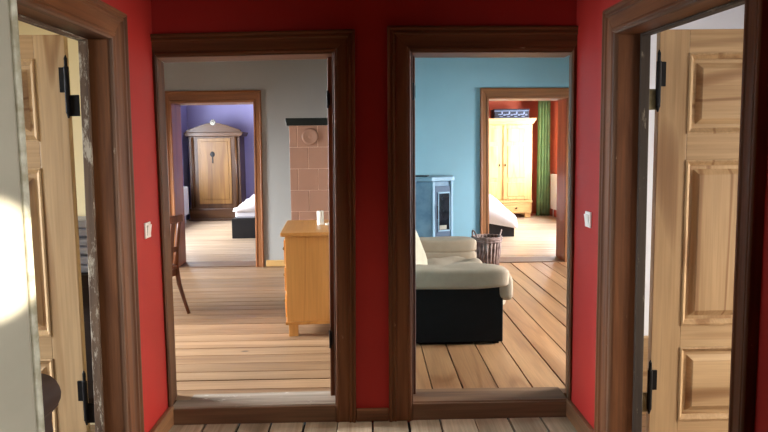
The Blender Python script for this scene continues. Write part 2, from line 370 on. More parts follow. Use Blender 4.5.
# ------------------------------------------------------------------ doorways
PROF = [(0, 0), (0, .034), (.05, .040), (.12, .040), (.15, .031), (.2, .030), (.24, .036), (.30, .036), (.33, .026), (.40, .024), (.78, .024), (.81, .031), (.9, .031), (.93, .024), (1, .022), (1, 0)]
back = lambda a, z, d: (a, YB - d, z)
far = lambda a, z, d: (a, 8.6 - d, z)
lef = lambda a, z, d: (XL + d, a, z)
rig = lambda a, z, d: (XR - d, a, z)
def doorway(n, mapf, outer, inner, T, cas, label, sill=None, sillmat='sill', stop=None, prof=PROF, splay=(0, 0), wornstop=True, axes=('z', 'x')):
    oTL, oTR, oBR, oBL = outer; iTL, iTR, iBR, iBL = inner
    e = bpy.data.objects.new('door_%d' % n, None); C.objects.link(e); struct(e, label, 'door frame')
    e.location = mapf((iBL[0] + iBR[0]) / 2, min(iBL[1], oBL[1]), 0)
    for (o0, o1, i0, i1, ax) in ((oBL, oTL, iBL, iTL, axes[0]), (oTL, oTR, iTL, iTR, axes[1]), (oTR, oBR, iTR, iBR, axes[0])):
        bm = B(); rows = []
        for t, d in prof:
            rows.append([bm.verts.new(mapf(a[0] + (b[0] - a[0]) * t, a[1] + (b[1] - a[1]) * t, d)) for a, b in ((o0, i0), (o1, i1))])
        for j in range(len(rows) - 1):
            bm.faces.new((rows[j][0], rows[j][1], rows[j + 1][1], rows[j + 1][0])).material_index = 1 if j >= len(rows) - 3 else 0
        bm.faces.new([r[0] for r in rows]); bm.faces.new([r[1] for r in rows][::-1])
        bm.faces.new((rows[0][0], rows[0][1], rows[-1][1], rows[-1][0]))
        obj('casing', bm, [cas[ax], (M['bead'] if cas is M['cas'] else cas)[ax]], e, bevel=0.0015, seg=1)
    th = 0.02 if mapf not in (lef, rig) else 0.03
    def lining(nm, p0, p1, da, dz, d0, d1, mat, bev=0.002, sp=0.0):
        bm = B()
        q = [(p0[0], p0[1], d0), (p1[0], p1[1], d0), (p1[0] + da, p1[1] + dz, d0), (p0[0] + da, p0[1] + dz, d0)]
        hexa(bm, [mapf(*v) for v in q] + [mapf(v[0] + sp, v[1], d1) for v in q])
        return obj(nm, bm, mat, e, bevel=bev, seg=1)
    lining('jamb_lining', iBL, iTL, -th, 0, 0.012, -T, cas[axes[0]], sp=-splay[0])
    lining('jamb_lining', iBR, iTR, th, 0, 0.012, -T, cas[axes[0]], sp=splay[1])
    lining('head_lining', (iTL[0] - th, iTL[1]), (iTR[0] + th, iTR[1]), 0, th, 0.012, -T, cas[axes[1]])
    if stop:
        s0, s1, wl, wr, wt = stop
        wm = M['worn'] if wornstop is True else M['wornd'] if wornstop else cas
        if wl: lining('stop_strip', iBL, iTL, wl, 0, -s0, -s1, wm[axes[0]], 0.004)
        if wr: lining('stop_strip', iBR, iTR, -wr, 0, -s0, -s1, wm[axes[0]], 0.004)
        if wt: lining('stop_strip', (iTL[0] + wl, iTL[1]), (iTR[0] - wr, iTR[1]), 0, -wt, -s0, -s1, wm[axes[1]], 0.004)
    if sill:
        d0, d1, z0, z1, z2 = sill
        bm = B()
        a, b = iBL[0] + 0.002, iBR[0] - 0.002
        if d0 > 0: a -= 0.01; b += 0.01
        hexa(bm, [mapf(a, z0, d0), mapf(b, z0, d0), mapf(b, z0, -d1), mapf(a, z0, -d1), mapf(a, z1, d0), mapf(b, z2, d0), mapf(b, z2, -d1), mapf(a, z1, -d1)])
        obj('threshold', bm, M[sillmat], e, bevel=0.006)
        if mapf is back:
            bm = B()
            hexa(bm, [mapf(a, z0, d0 + .016), mapf(b, z0, d0 + .016), mapf(b, z0, d0 + .0005), mapf(a, z0, d0 + .0005), mapf(a, z1 - .008, d0 + .016), mapf(b, z2 - .008, d0 + .016), mapf(b, z2 - .006, d0 + .0005), mapf(a, z1 - .006, d0 + .0005)])
            obj('riser', bm, M['sill'], e, bevel=0.003)
    return e

D1 = doorway(1, back, [(-1.240, 2.253), (-.070, 2.271), (-.100, 0), (-1.230, 0)], [(-1.176, 2.126), (-.201, 2.14), (-.222, 0), (-1.184, 0)], 0.2, M['cas'],
        'dark stained frame of the left middle doorway, onto the grey room', sill=(0.004, 0.21, 0.0, 0.100, 0.108), sillmat='sillw', stop=(0.12, 0.16, 0, 0.036, 0), splay=(0.028, 0.0), wornstop=False)
D2 = doorway(2, back, [(.110, 2.288), (1.215, 2.279), (1.215, 0), (.096, 0)], [(.250, 2.141), (1.152, 2.134), (1.162, 0), (.240, 0)], 0.2, M['cas'],
        'dark stained frame of the right middle doorway, onto the blue room', sill=(0.004, 0.21, 0.0, 0.108, 0.104), stop=(0.12, 0.16, 0.026, 0, 0), splay=(0.0, 0.05), wornstop=False)
D3 = doorway(3, lef, [(1.96, 2.268), (3.355, 2.27), (3.305, 0), (1.96, 0)], [(2.11, 2.115), (3.178, 2.125), (3.115, 0), (2.11, 0)], 0.125, M['cas'],
        'brown frame of the left side doorway with chipped paint on its rebate', stop=(0.085, 0.127, 0.016, 0.016, 0.012), sill=(-0.002, 0.13, 0.0, 0.03, 0.03), axes=('z', 'y'))
D4 = doorway(4, rig, [(1.97, 2.24), (3.315, 2.262), (3.313, 0), (1.97, 0)], [(2.082, 2.10), (3.19, 2.13), (3.165, 0), (2.072, 0)], 0.145, M['cas'],
        'brown frame of the right side doorway with chipped paint on its rebate', stop=(0.10, 0.146, 0.016, 0.016, 0.012), sill=(-0.002, 0.15, 0.0, 0.03, 0.03), axes=('z', 'y'), wornstop='dark')
PF = [(0, 0), (0, .03), (.15, .034), (.22, .022), (.75, .02), (.8, .028), (1, .024), (1, 0)]
D5 = doorway(5, far, [(-2.555, 2.352), (-1.353, 2.352), (-1.378, ZF), (-2.565, ZF)], [(-2.48, 2.20), (-1.452, 2.205), (-1.484, ZF), (-2.49, ZF)], 0.4, M['cas2'],
        'lighter brown far doorway frame from grey room to purple bedroom', sill=(0.0, 0.4, ZF, 0.112, 0.112), prof=PF)
D6 = doorway(6, far, [(1.419, 2.352), (2.65, 2.342), (2.65, ZF), (1.424, ZF)], [(1.528, 2.215), (2.53, 2.212), (2.53, ZF), (1.542, ZF)], 0.4, M['cas2'],
        'lighter brown far doorway frame from blue room to red bedroom', sill=(0.0, 0.4, ZF, 0.112, 0.112), prof=PF)

# hinge plates left on the middle doorways
def hinge_plate(root, x0, x1, y, z0, z1, mat):
    bm = B(); box(bm, x0, x1, y - 0.025, y + 0.02, z0, z1)
    tube(bm, [(x0 + 0.004, y - 0.03, z0 - 0.015), (x0 + 0.004, y - 0.03, z1 + 0.015)], 0.007, 8)
    obj('hinge_plate', bm, mat, root, bevel=0.001)
hinge_plate(D1, -.240, -.224, 3.97, 1.86, 1.93, M['iron']); hinge_plate(D1, -.254, -.238, 3.97, 0.43, 0.51, M['iron'])
hinge_plate(D2, .258, .274, 3.97, 1.90, 1.97, M['iron'])

# skirting boards
def skirting(name, ext, mat, label): return struct(bx(name, ext, mat, bevel=0.006), label, 'skirting board')
skirting('baseboard_left', (XL, XL + 0.028, 3.345, YB - 0.002, 0.002, 0.115), M['base'], 'wooden skirting along the left hall wall')
skirting('baseboard_right', (XR - 0.028, XR, 3.318, YB - 0.002, 0.002, 0.105), M['base'], 'wooden skirting along the right hall wall')
skirting('baseboard_back', (-.098, .094, YB - 0.03, YB, 0.002, 0.075), M['basex'], 'short skirting between the two middle doorways')
skirting('baseboard_back', (-1.35, -0.085, 8.575, 8.6, ZF + 0.003, 0.185), M['pale']['x'], 'pale wooden skirting under the grey far wall')
skirting('baseboard_back', (-4.5, -2.57, 8.575, 8.6, ZF + 0.003, 0.185), M['pale']['x'], 'pale wooden skirting left of the far purple doorway')
skirting('baseboard_back', (0.06, 1.418, 8.578, 8.6, ZF + 0.003, 0.185), M['cas2']['x'], 'wooden skirting under the blue far wall')
skirting('baseboard_back', (1.33, 4.5, 3.76, 3.8, 0.033, 0.50), M['pine']['x'], 'tall wooden skirting behind the right pine door')

# ------------------------------------------------------------------ panelled door leaves
def leaf(name, xh, s, label, hinge_mats):
    t = thing(name, label, 'door', (xh, 3.22, 0.04))
    Y0, Y1 = 3.2, 3.24; w = 0.86; st = 0.143; rs = 0.12
    z0, z1 = 0.045, 2.150
    X = lambda u: xh + s * u
    def bb(bm, u0, u1, y0, y1, a, b): box(bm, min(X(u0), X(u1)), max(X(u0), X(u1)), y0, y1, a, b)
    pan = [(0.235, 0.612), (0.722, 1.535), (1.660, 2.040)]
    for u0, u1 in ((0, st), (w - rs, w)):
        bm = B(); bb(bm, u0, u1, Y0, Y1, z0, z1); obj('stile', bm, M['pine']['z'], t, bevel=0.003)
    rails = [(z0, pan[0][0])] + [(pan[i][1], pan[i + 1][0]) for i in range(2)] + [(pan[2][1], z1)]
    for a, b in rails:
        bm = B(); bb(bm, st, w - rs, Y0 + 0.0005, Y1, a, b); obj('rail', bm, M['pine']['x'], t, bevel=0.002)
    for a, b in pan:
        # raised and fielded panel: back slab, sloped border, flat field
        bm = B(); u0, u1 = st, w - rs
        bb(bm, u0, u1, Y0 + 0.02, Y1 - 0.004, a, b)
        i0, i1 = 0.045, 0.072
        def ring(i, y): return [bm.verts.new((X(u0 + i), y, a + i)), bm.verts.new((X(u1 - i), y, a + i)), bm.verts.new((X(u1 - i), y, b - i)), bm.verts.new((X(u0 + i), y, b - i))]
        R1, R2 = ring(i0, Y0 + 0.0195), ring(i1, Y0 + 0.003)
        for k in range(4): bm.faces.new((R1[k], R1[(k + 1) % 4], R2[(k + 1) % 4], R2[k]))
        bm.faces.new(R2)
        p = obj('panel', bm, M['pine']['z'] if b - a > 0.6 else M['pine']['x'], t)
        bm = B()
        prof = [(0, 0.0), (0.0, -0.004), (0.008, -0.006), (0.014, 0.002), (0.026, 0.012), (0.028, 0.0195)]
        rr = [ring_ for ring_ in [[bm.verts.new((X(u0 + i), Y0 + y, a + i)), bm.verts.new((X(u1 - i), Y0 + y, a + i)), bm.verts.new((X(u1 - i), Y0 + y, b - i)), bm.verts.new((X(u0 + i), Y0 + y, b - i))] for i, y in prof]]
        for j in range(len(rr) - 1):
            for k in range(4): bm.faces.new((rr[j][k], rr[j][(k + 1) % 4], rr[j + 1][(k + 1) % 4], rr[j + 1][k]))
        obj('moulding', bm, M['pine']['z'], p)
    for (za, zb), in (((1.885, 2.0),), ((0.40, 0.50),)):
        # lift-off hinge: knuckle with finials on the leaf, plate on the frame side
        bm = B()
        xk = X(-0.008)
        tube(bm, [(xk, 3.185, za - 0.12), (xk, 3.185, za - 0.10), (xk, 3.185, za - 0.095), (xk, 3.185, zb), (xk, 3.185, zb + 0.004), (xk, 3.185, zb + 0.04), (xk, 3.185, zb + 0.055)], [0.004, 0.009, 0.012, 0.012, 0.008, 0.008, 0.002], 10)
        bb(bm, -0.006, 0.03, 3.19, 3.203, za, zb)
        h = obj('hinge', bm, M['iron'], t, bevel=0.0015, label='black iron lift-off hinge')
        bm = B(); bb(bm, -0.058, -0.008, 3.186, 3.196, za - 0.11, za - 0.012)
        obj('hinge_leaf', bm, hinge_mats, h, bevel=0.002)
    bm = B(); lathe(bm, [(0.012, 3.2), (0.012, 3.17), (0.03, 3.16), (0.026, 3.14), (0.01, 3.135)], X(w - 0.06), 0, 16, 'y', 1.05)
    obj('door_knob', bm, M['knob'], t, smooth=True)
    return t
leaf('panelled_door', -1.405, -1, 'stripped pine panelled door standing open in the left side doorway', M['iron'])
leaf('panelled_door', 1.380, 1, 'stripped pine panelled door standing open in the right side doorway', M['brass'])

# cream painted door in the left foreground, swung into the hall
t = thing('painted_door', 'cream painted door edge close by at the left border of the photo', 'door', (-1.15, 0.33, 0.02))
e0 = Vector((-1.15, 0.33, 0)); e1 = Vector((-0.562, 1.12, 0)); dr = (e1 - e0).normalized(); nn = Vector((dr.y, -dr.x, 0))
def slab(bm, u0, u1, d0, d1, z0, z1):
    q = [e0 + dr * u0 + nn * d0, e0 + dr * u1 + nn * d0, e0 + dr * u1 + nn * d1, e0 + dr * u0 + nn * d1]
    hexa(bm, [(p.x, p.y, z0) for p in q] + [(p.x, p.y, z1) for p in q])
LN = (e1 - e0).length
bm = B(); slab(bm, 0, LN - 0.012, -0.045, 0, 0.02, 2.12); obj('door_leaf', bm, M['paint'], t, bevel=0.006)
bm = B(); slab(bm, LN - 0.0118, LN, -0.044, 0.001, 0.02, 2.12); obj('edge_lipping', bm, M['chip'], t, bevel=0.004, label='chipped pale edge of the door')
for z in (0.3, 1.9):
    bm = B(); p = e0 + nn * 0.008 - dr * 0.012; tube(bm, [(p.x, p.y, z), (p.x, p.y, z + 0.1)], 0.01, 10); obj('hinge', bm, M['iron'], t)

# ------------------------------------------------------------------ light switches
def switch(x, s, y, z, label):
    t = thing('light_switch', label, 'light switch', (x, y, z - 0.042), 'light switches')
    bx('cover_plate', (min(x, x + s * 0.01), max(x, x + s * 0.01), y - 0.042, y + 0.042, z - 0.042, z + 0.042), M['plastic'], t, 0.003)
    bm = B(); d0, d1, d2 = x + s * 0.01, x + s * 0.013, x + s * 0.021
    hexa(bm, [(d0, y - 0.028, z - 0.028), (d0, y + 0.028, z - 0.028), (d0, y + 0.028, z + 0.028), (d0, y - 0.028, z + 0.028), (d1, y - 0.028, z - 0.028), (d1, y + 0.028, z - 0.028), (d2, y + 0.028, z + 0.028), (d2, y - 0.028, z + 0.028)])
    obj('rocker', bm, M['plastic'], t, 0.001)
switch(XL, 1, 3.597, 1.187, 'white rocker switch on the left red wall')
switch(XR, -1, 3.565, 1.214, 'white rocker switch on the right red wall')

# ------------------------------------------------------------------ left side room
t = thing('armchair', 'low dark brown chair with a scrolled back inside the left side doorway', 'armchair', (-1.7, 2.7, 0.03))
bm = B()
prof = [(-1.62, .26)] + [(-1.48, .26), (-1.445, .29), (-1.435, .36), (-1.440, .41), (-1.435, .45), (-1.405, .485)]
for k in range(10):
    a = -0.6 + k * (2.9 / 9); prof.append((-1.482 + 0.092 * math.cos(a), .540 + 0.092 * math.sin(a)))
prof += [(-1.575, .535), (-1.585, .48), (-1.60, .43)]
prism(bm, prof, 'y', 2.42, 2.93); obj('backrest', bm, M['leather'], t, 0.02, True, 3)
bm = B(); superbox(bm, (-1.80, 2.675, .37), (0.27, 0.26, .09), 0.3); obj('seat', bm, M['leather'], t, smooth=True)
for x in (-1.50, -2.02):
    for y in (2.46, 2.89):
        bm = B(); tube(bm, [(x, y, .031), (x, y, .16), (x, y, .29)], [.016, .02, .026], 10); obj('leg', bm, M['darkwood'], t, smooth=True)

t = thing('side_table', 'dark wooden table behind the left pine door, under a stack of towels', 'table', (-1.65, 3.6, 0.03))
bx('tabletop', (-1.98, -1.345, 3.50, 3.79, .90, .965), M['darkwood'], t, 0.004)
bx('apron', (-1.95, -1.38, 3.52, 3.78, .80, .90), M['darkwood'], t)
bx('lower_shelf', (-1.95, -1.38, 3.52, 3.78, .25, .29), M['darkwood'], t)
bx('back_panel', (-1.95, -1.42, 3.765, 3.78, .29, .80), M['darkwood'], t)
for x in (-1.95, -1.42):
    for y in (3.52, 3.74): bx('leg', (x, x + .04, y, y + .04, .03, .90), M['darkwood'], t)
def towel(i, z, label):
    bm = B()
    for k in range(2):
        superbox(bm, (-1.60, 3.66, z + 0.024 + 0.0455 * k), (0.235 - 0.004 * i, 0.125, 0.0232), 0.35)
    tag(obj('folded_towel', bm, M['towel'], smooth=True), label, 'towel', 'folded towels on the dark table')
towel(0, .966, 'pale grey folded towel, lowest of the stack behind the left pine door')
towel(1, 1.063, 'pale grey folded towel, middle of the stack behind the left pine door')
towel(2, 1.160, 'pale grey folded towel, topmost of the stack behind the left pine door')

# ------------------------------------------------------------------ grey room
# chest of drawers, turned a few degrees
t = thing('chest_of_drawers', 'honey pine chest of drawers in front of the tiled stove', 'chest of drawers', (-0.68, 5.3, ZF))
t.rotation_euler.z = math.radians(3.6)
def ob(nm, ext, mat, par=t, bev=0.003):
    bm = B(); box(bm, *ext); return obj(nm, bm, mat, par, bev, world=False)
ob('carcass', (0, .52, 0, .90, .125, .82), M['pinel']['z'])
ob('tabletop', (-.035, .54, -.03, .93, .82, .85), M['pinel']['y'], bev=0.006)
ob('base_moulding', (-.012, .525, -.008, .91, .10, .125), M['pinel']['y'])
for x in (0.012, .44):
    for y in (.01, .82): ob('foot', (x, x + .075, y, y + .07, 0.001, .10), M['pinel']['z'])
for k in range(3):
    z = .15 + k * .22
    dwr = ob('drawer', (-.014, 0, .05, .85, z, z + .19), M['pinel']['y'])
    for y in (.25, .65):
        bm = B(); tube(bm, [(-.014, y, z + .095), (-.022, y, z + .095), (-.03, y, z + .095), (-.036, y, z + .095)], [.008, .009, .015, .007], 12)
        obj('knob', bm, M['knob'], dwr, smooth=True, world=False)
ZT = ZF + .85
bm = B(); lathe(bm, [(.001, ZT + .001), (.030, ZT + .001), (.030, ZT + .115), (.026, ZT + .12), (.012, ZT + .112), (.001, ZT + .112)], -.435, 5.84, 24)
cd = tag(obj('pillar_candle', bm, M['wax'], smooth=False), 'white pillar candle standing on the pine chest of drawers', 'candle')
bm = B(); tube(bm, [(-.435, 5.84, ZT + .11), (-.434, 5.84, ZT + .13)], .0015, 6); obj('wick', bm, M['iron'], cd)
bm = B(); lathe(bm, [(.001, ZT + .001), (.018, ZT + .001), (.020, ZT + .016), (.017, ZT + .016), (.016, ZT + .008), (.001, ZT + .008)], -.372, 5.80, 20)
tag(obj('tealight', bm, M['wax']), 'tiny white tealight beside the tall candle', 'candle')

# tiled stove
t = thing('tiled_stove', 'tall pink tiled stove with a dark cornice behind the chest of drawers', 'stove', (-.45, 7.35, ZF))
SX0, SX1, SY0, SY1 = -.822, -.10, 6.95, 7.75; tp = .2215
bx('core', (SX0 + .004, SX1 - .004, SY0 + .004, SY1 - .012, ZF + .001, 1.848), M['grout'], t)
bm = B()
for row in range(8):
    z1 = 1.848 - row * tp; z0 = max(z1 - tp, ZF + .002)
    if z1 - z0 < .05: continue
    x = SX0; first = 0.085 if row % 2 == 0 else 0.195
    while x < SX1 - 1e-4:
        w = first if x == SX0 else .208
        e = min(x + w, SX1)
        if e - x > 0.015: box(bm, x + .003, e - .003, SY0, SY0 + .03, z0 + .003, z1 - .003)
        x = e
    y = SY0 + .03
    while y < SY1 - 1e-4:
        e = min(y + .208, SY1)
        box(bm, SX0, SX0 + .02, y + .002, e - .002, z0 + .002, z1 - .002); y = e
obj('tile_facing', bm, M['tile'], t, 0.003, seg=2)
bm = B()
prism(bm, [(SX0 - .02, 1.848), (SX1 + .015, 1.848), (SX1 + .015, 1.925), (SX0 - .03, 1.925), (SX0 - .03, 1.90), (SX0 - .022, 1.875)], 'y', SY0 - .025, SY1)
obj('cornice', bm, M['cornice'], t, 0.006)
bm = B(); vx, vz = -.604, 1.736
lathe(bm, [(.082, SY0 + .001), (.086, SY0 - .012), (.078, SY0 - .022), (.062, SY0 - .018), (.052, SY0 - .014), (.036, SY0 - .016), (.03, SY0 - .012), (.01, SY0 - .016)], vx, 0, 32, 'y', vz)
obj('vent_rosette', bm, M['tile'], t, smooth=True)

# dining chair at the left edge of the doorway
t = thing('dining_chair', 'dark wooden chair with a sabre rear leg at left edge of grey room', 'chair', (-1.95, 5.96, ZF))
def leg_curve(y, s):
    return [(-1.66 if s else -2.30, y, ZF + .001), (-1.705 if s else -2.275, y, ZF + .13), (-1.752 if s else -2.262, y, ZF + .28), (-1.775 if s else -2.26, y, ZF + .44)]
for y in (5.75, 6.17):
    bm = B(); tube(bm, leg_curve(y, 1), [.015, .017, .021, .025], 10); obj('leg', bm, M['chair'], t, smooth=True)
    bm = B(); tube(bm, leg_curve(y, 0), [.015, .018, .02, .022], 10); obj('leg', bm, M['chair'], t, smooth=True)
    bm = B(); tube(bm, [(-1.775, y, ZF + .44), (-1.76, y, ZF + .6), (-1.735, y, ZF + .78), (-1.715, y, ZF + .9)], [.025, .022, .02, .018], 10); obj('back_post', bm, M['chair'], t, smooth=True)
bx('seat', (-2.29, -1.755, 5.72, 6.20, ZF + .42, ZF + .465), M['chair'], t, 0.012)
bx('seat_rail', (-2.27, -1.765, 5.735, 6.185, ZF + .36, ZF + .42), M['chair'], t)
bx('top_rail', (-1.730, -1.695, 5.725, 6.20, ZF + .855, ZF + .925), M['chair'], t, 0.012)
bx('cross_rail', (-1.772, -1.748, 5.75, 6.17, ZF + .58, ZF + .63), M['chair'], t, 0.006)
for y in (5.86, 5.96, 6.06):
    bm = B(); hexa(bm, [(-1.772, y - .025, ZF + .46), (-1.772, y + .025, ZF + .46), (-1.757, y + .025, ZF + .46), (-1.757, y - .025, ZF + .46), (-1.722, y - .03, ZF + .865), (-1.722, y + .03, ZF + .865), (-1.707, y + .03, ZF + .865), (-1.707, y - .03, ZF + .865)])
    obj('splat', bm, M['chair'], t, 0.003)

t.location = (-2.035, 6.03, ZF); t.rotation_euler.z = math.radians(-18)

# ------------------------------------------------------------------ purple bedroom
WY = 14.4
t = thing('wardrobe', 'antique brown wardrobe with a golden door and carved pediment', 'wardrobe', (-3.3, 14.65, ZF))
wx0, wx1 = -3.83, -2.75; wc = (wx0 + wx1) / 2
bx('carcass', (wx0, wx1, WY, 14.95, .34, 1.90), M['walnut']['z'], t, 0.01)
bx('base_drawer', (wx0 - .03, wx1 + .03, WY - .03, 14.96, .14, .36), M['walnut']['x'], t, 0.012)
bx('plinth', (wx0 - .05, wx1 + .05, WY - .05, 14.97, ZF + .001, .14), M['walnut']['x'], t, 0.008)
bm = B(); prism(bm, [(wx0 - .05, 1.90), (wx1 + .05, 1.90), (wx1 + .09, 1.985), (wx0 - .09, 1.985)], 'y', WY - .06, 14.97); obj('cornice', bm, M['walnut']['x'], t, 0.008)
bm = B(); pts = [(wx0 - .05, 1.985), (wx1 + .05, 1.985), (wx1 + .03, 2.03)]
for k in range(9):
    u = k / 8; x = wx1 + (wx0 - wx1) * u; pts.append((x, 2.04 + 0.145 * math.sin(PI * u) ** 1.2))
pts.append((wx0 - .03, 2.03)); prism(bm, pts, 'y', WY - .05, WY - .01); obj('pediment', bm, M['walnut']['x'], t, 0.006)
bm = B()
for k in range(7):
    a = 2 * PI * k / 7; superbox(bm, (wc + .04 * math.cos(a), WY - .06, 2.19 + .04 * math.sin(a)), (.028, .02, .028), 1, 8, 6)
superbox(bm, (wc, WY - .07, 2.19), (.03, .025, .03), 1, 10, 8); obj('carved_rosette', bm, M['silver'], t, smooth=True)
d = bx('door', (wx0 + .19, wx1 - .19, WY - .02, WY, .46, 1.86), M['burl'], t, 0.006, label='golden brown panelled wardrobe door')
bx('inset_panel', (wx0 + .25, wx1 - .25, WY - .03, WY - .019, .56, 1.79), M['burl'], d, 0.008)
bm = B(); box(bm, wc - .09, wc + .01, WY - .04, WY - .03, 1.50, 1.53); box(bm, wc - .05, wc - .025, WY - .04, WY - .03, 1.33, 1.58); superbox(bm, (wc - .038, WY - .036, 1.52), (.05, .008, .06), 1, 10, 8)
obj('lock_escutcheon', bm, M['iron'], d)
for x in (wx0 + .08, wx1 - .08):
    bm = B(); tube(bm, [(x, WY - .005, .40), (x, WY - .005, 1.88)], .03, 12); obj('half_column', bm, M['walnut']['z'], t, smooth=True)

t = thing('radiator', 'white radiator on the purple window wall beside the dark wardrobe', 'radiator', (-3.9, 13.4, .24))
bm = B(); box(bm, -3.90, -3.80, 12.5, 14.1, .27, .86); obj('radiator_panel', bm, M['radi'], t, 0.012)
bm = B()
for k in range(32): box(bm, -3.806, -3.79, 12.52 + k * .049, 12.545 + k * .049, .29, .84)
obj('front_ribs', bm, M['radi'], t, 0.003)
for y in (12.8, 13.8): bx('bracket', (-3.999, -3.9, y, y + .04, .4, .7), M['radi'], t)
bm = B(); tube(bm, [(-3.85, 14.0, .28), (-3.85, 14.0, ZF + .001)], .011, 8); obj('pipe', bm, M['radi'], t)

def heap(name, x0, x1, y0, y1, zfun, zb, n=30, mat='linen', parent=None):
    bm = B(); g = []
    for i in range(n + 1):
        g.append([])
        for j in range(n + 1):
            x = x0 + (x1 - x0) * i / n; y = y0 + (y1 - y0) * j / n
            g[i].append(bm.verts.new((x, y, zfun(i / n, j / n, x, y))))
    for i in range(n):
        for j in range(n): bm.faces.new((g[i][j], g[i + 1][j], g[i + 1][j + 1], g[i][j + 1]))
    rim = [g[i][0] for i in range(n + 1)] + [g[n][j] for j in range(1, n + 1)] + [g[i][n] for i in range(n - 1, -1, -1)] + [g[0][j] for j in range(n - 1, 0, -1)]
    low = [bm.verts.new((v.co.x, v.co.y, zb)) for v in rim]
    for k in range(len(rim)):
        k2 = (k + 1) % len(rim); bm.faces.new((rim[k], rim[k2], low[k2], low[k]))
    bm.faces.new(low)
    return bm
t = thing('bed', 'black framed bed in the purple bedroom with heaped white bedding', 'bed', (-1.6, 12.4, ZF))
bx('bed_frame', (-2.36, -.80, 11.4, 13.5, ZF + .001, .44), M['blackbed'], t, 0.01)
bx('mattress', (-2.31, -.85, 11.45, 13.45, .44, .58), M['linen'], t, 0.04)
def zf(u, v, x, y):
    k = min(1, u / .02) * 1.0
    st = .60 + .12 * min(1, max(0, (x + 2.30) / .10)) + .09 * min(1, max(0, (x + 2.14) / .10)) + .04 * min(1, max(0, (x + 2.0) / .1))
    return st + .015 * math.sin(14 * x + 9 * y) - .05 * max(0, 1 - v / .05)
obj('duvet', heap('duvet', -2.34, -.83, 11.42, 13.4, zf, .56), M['linen'], t, smooth=True)

# ------------------------------------------------------------------ blue room
t = thing('sofa', 'black sofa with beige quilted seat and arm pads facing right', 'sofa', (.55, 5.9, ZF))
bx('side_panel', (.12, 1.005, 5.0, 5.10, ZF + .02, .56), M['black'], t, 0.006)
bx('side_panel', (.12, 1.005, 6.75, 6.85, ZF + .02, .50), M['black'], t, 0.006)
bx('base', (.14, .97, 5.10, 6.75, ZF + .03, .33), M['black'], t, 0.006)
bx('back_panel', (.07, .15, 5.0, 6.85, ZF + .02, .70), M['black'], t, 0.01)
for x in (.18, .93):
    for y in (5.03, 6.78): bx('foot', (x, x + .05, y, y + .05, ZF + .001, ZF + .021), M['black'], t)
bm = B(); superbox(bm, (.575, 5.10, .615), (.485, .155, .078), .32, 40, 26, .006); obj('arm_pad', bm, M['fabric'], t, smooth=True)
bm = B(); superbox(bm, (.575, 6.80, .615), (.50, .15, .07), .3, 40, 26, .004); superbox(bm, (.575, 6.80, .50), (.50, .15, .065), .3, 40, 26, .004); obj('arm_pad', bm, M['fabric'], t, smooth=True)
def tuft(p):
    z = p.z
    if z > .42:
        z += .022 * math.cos((p.y - 5.2) * 2 * PI / .42) * math.cos((p.x - .2) * 2 * PI / .42)
    return (p.x, p.y, z)
bm = B(); superbox(bm, (.62, 5.93, .42), (.475, .83, .09), .3, 72, 24, .004, tuft); obj('seat_cushion', bm, M['fabric'], t, smooth=True)
bm = B(); superbox(bm, (1.03, 5.12, .535), (.065, .13, .105), .5, 20, 16, .004); obj('seat_flap', bm, M['fabric'], t, smooth=True)
bm = B(); superbox(bm, (.19, 5.93, .70), (.05, .80, .11), .4, 40, 20, .006); obj('back_cushion', bm, M['fabric'], t, smooth=True)
bm = B(); superbox(bm, (0, 0, 0), (.24, .07, .24), .55, 28, 20, .004)
bmesh.ops.rotate(bm, verts=bm.verts, cent=(0, 0, 0), matrix=Matrix.Rotation(math.radians(58), 3, 'Z') @ Matrix.Rotation(math.radians(-24), 3, 'X'))
bmesh.ops.translate(bm, verts=bm.verts, vec=(.285, 5.46, .775))
tag(obj('throw_pillow', bm, M['pillow'], smooth=True), 'pale ribbed cushion leaning at the left end of the beige sofa', 'cushion')

# soapstone wood stove
t = thing('wood_stove', 'blue-grey soapstone wood stove with a narrow glass door', 'stove', (.66, 7.95, ZF))
def rot_poly(pts): return pts
plan = [(.30, 7.74), (.42, 7.64), (.70, 7.58), (.735, 7.60), (.925, 7.69), (.96, 7.73), (.97, 7.95), (.90, 8.2), (.42, 8.25), (.30, 8.05)]
bm = B(); prism(bm, plan, 'z', ZF + .06, 1.225); obj('body', bm, M['stone'], t, 0.01)
big = [(.66 + (x - .66) * 1.07, 7.93 + (y - 7.93) * 1.07) for x, y in plan]
bm = B(); prism(bm, big, 'z', 1.226, 1.275); obj('top_plate', bm, M['stonel'], t, 0.008)
bm = B(); prism(bm, [(.66 + (x - .66) * .9, 7.93 + (y - 7.93) * .9) for x, y in plan], 'z', ZF + .001, ZF + .06); obj('base', bm, M['stoved'], t)
bm = B(); prism(bm, [(.40, 7.72), (.66, 7.67), (.70, 7.85), (.60, 7.95), (.44, 7.93)], 'z', 1.2755, 1.287); obj('lid', bm, M['iron'], t)
a = Vector((.735, 7.60, 0)); b = Vector((.925, 7.69, 0)); dd = (b - a); dl = dd.length; dd.normalize(); nv = Vector((dd.y, -dd.x, 0))
def fac(bm, u0, u1, d0, d1, z0, z1):
    q = [a + dd * u0 + nv * d0, a + dd * u1 + nv * d0, a + dd * u1 + nv * d1, a + dd * u0 + nv * d1]
    hexa(bm, [(p.x, p.y, z0) for p in q] + [(p.x, p.y, z1) for p in q])
bm = B(); fac(bm, .004, dl - .004, .001, .012, .26, 1.17); fr = obj('door', bm, M['stoved'], t, 0.004, label='blue steel stove door with a tall pane')
bm = B(); fac(bm, .045, dl - .02, .0121, .018, .66, 1.09); gl = obj('glass_pane', bm, M['glass'], fr)
bm = B()
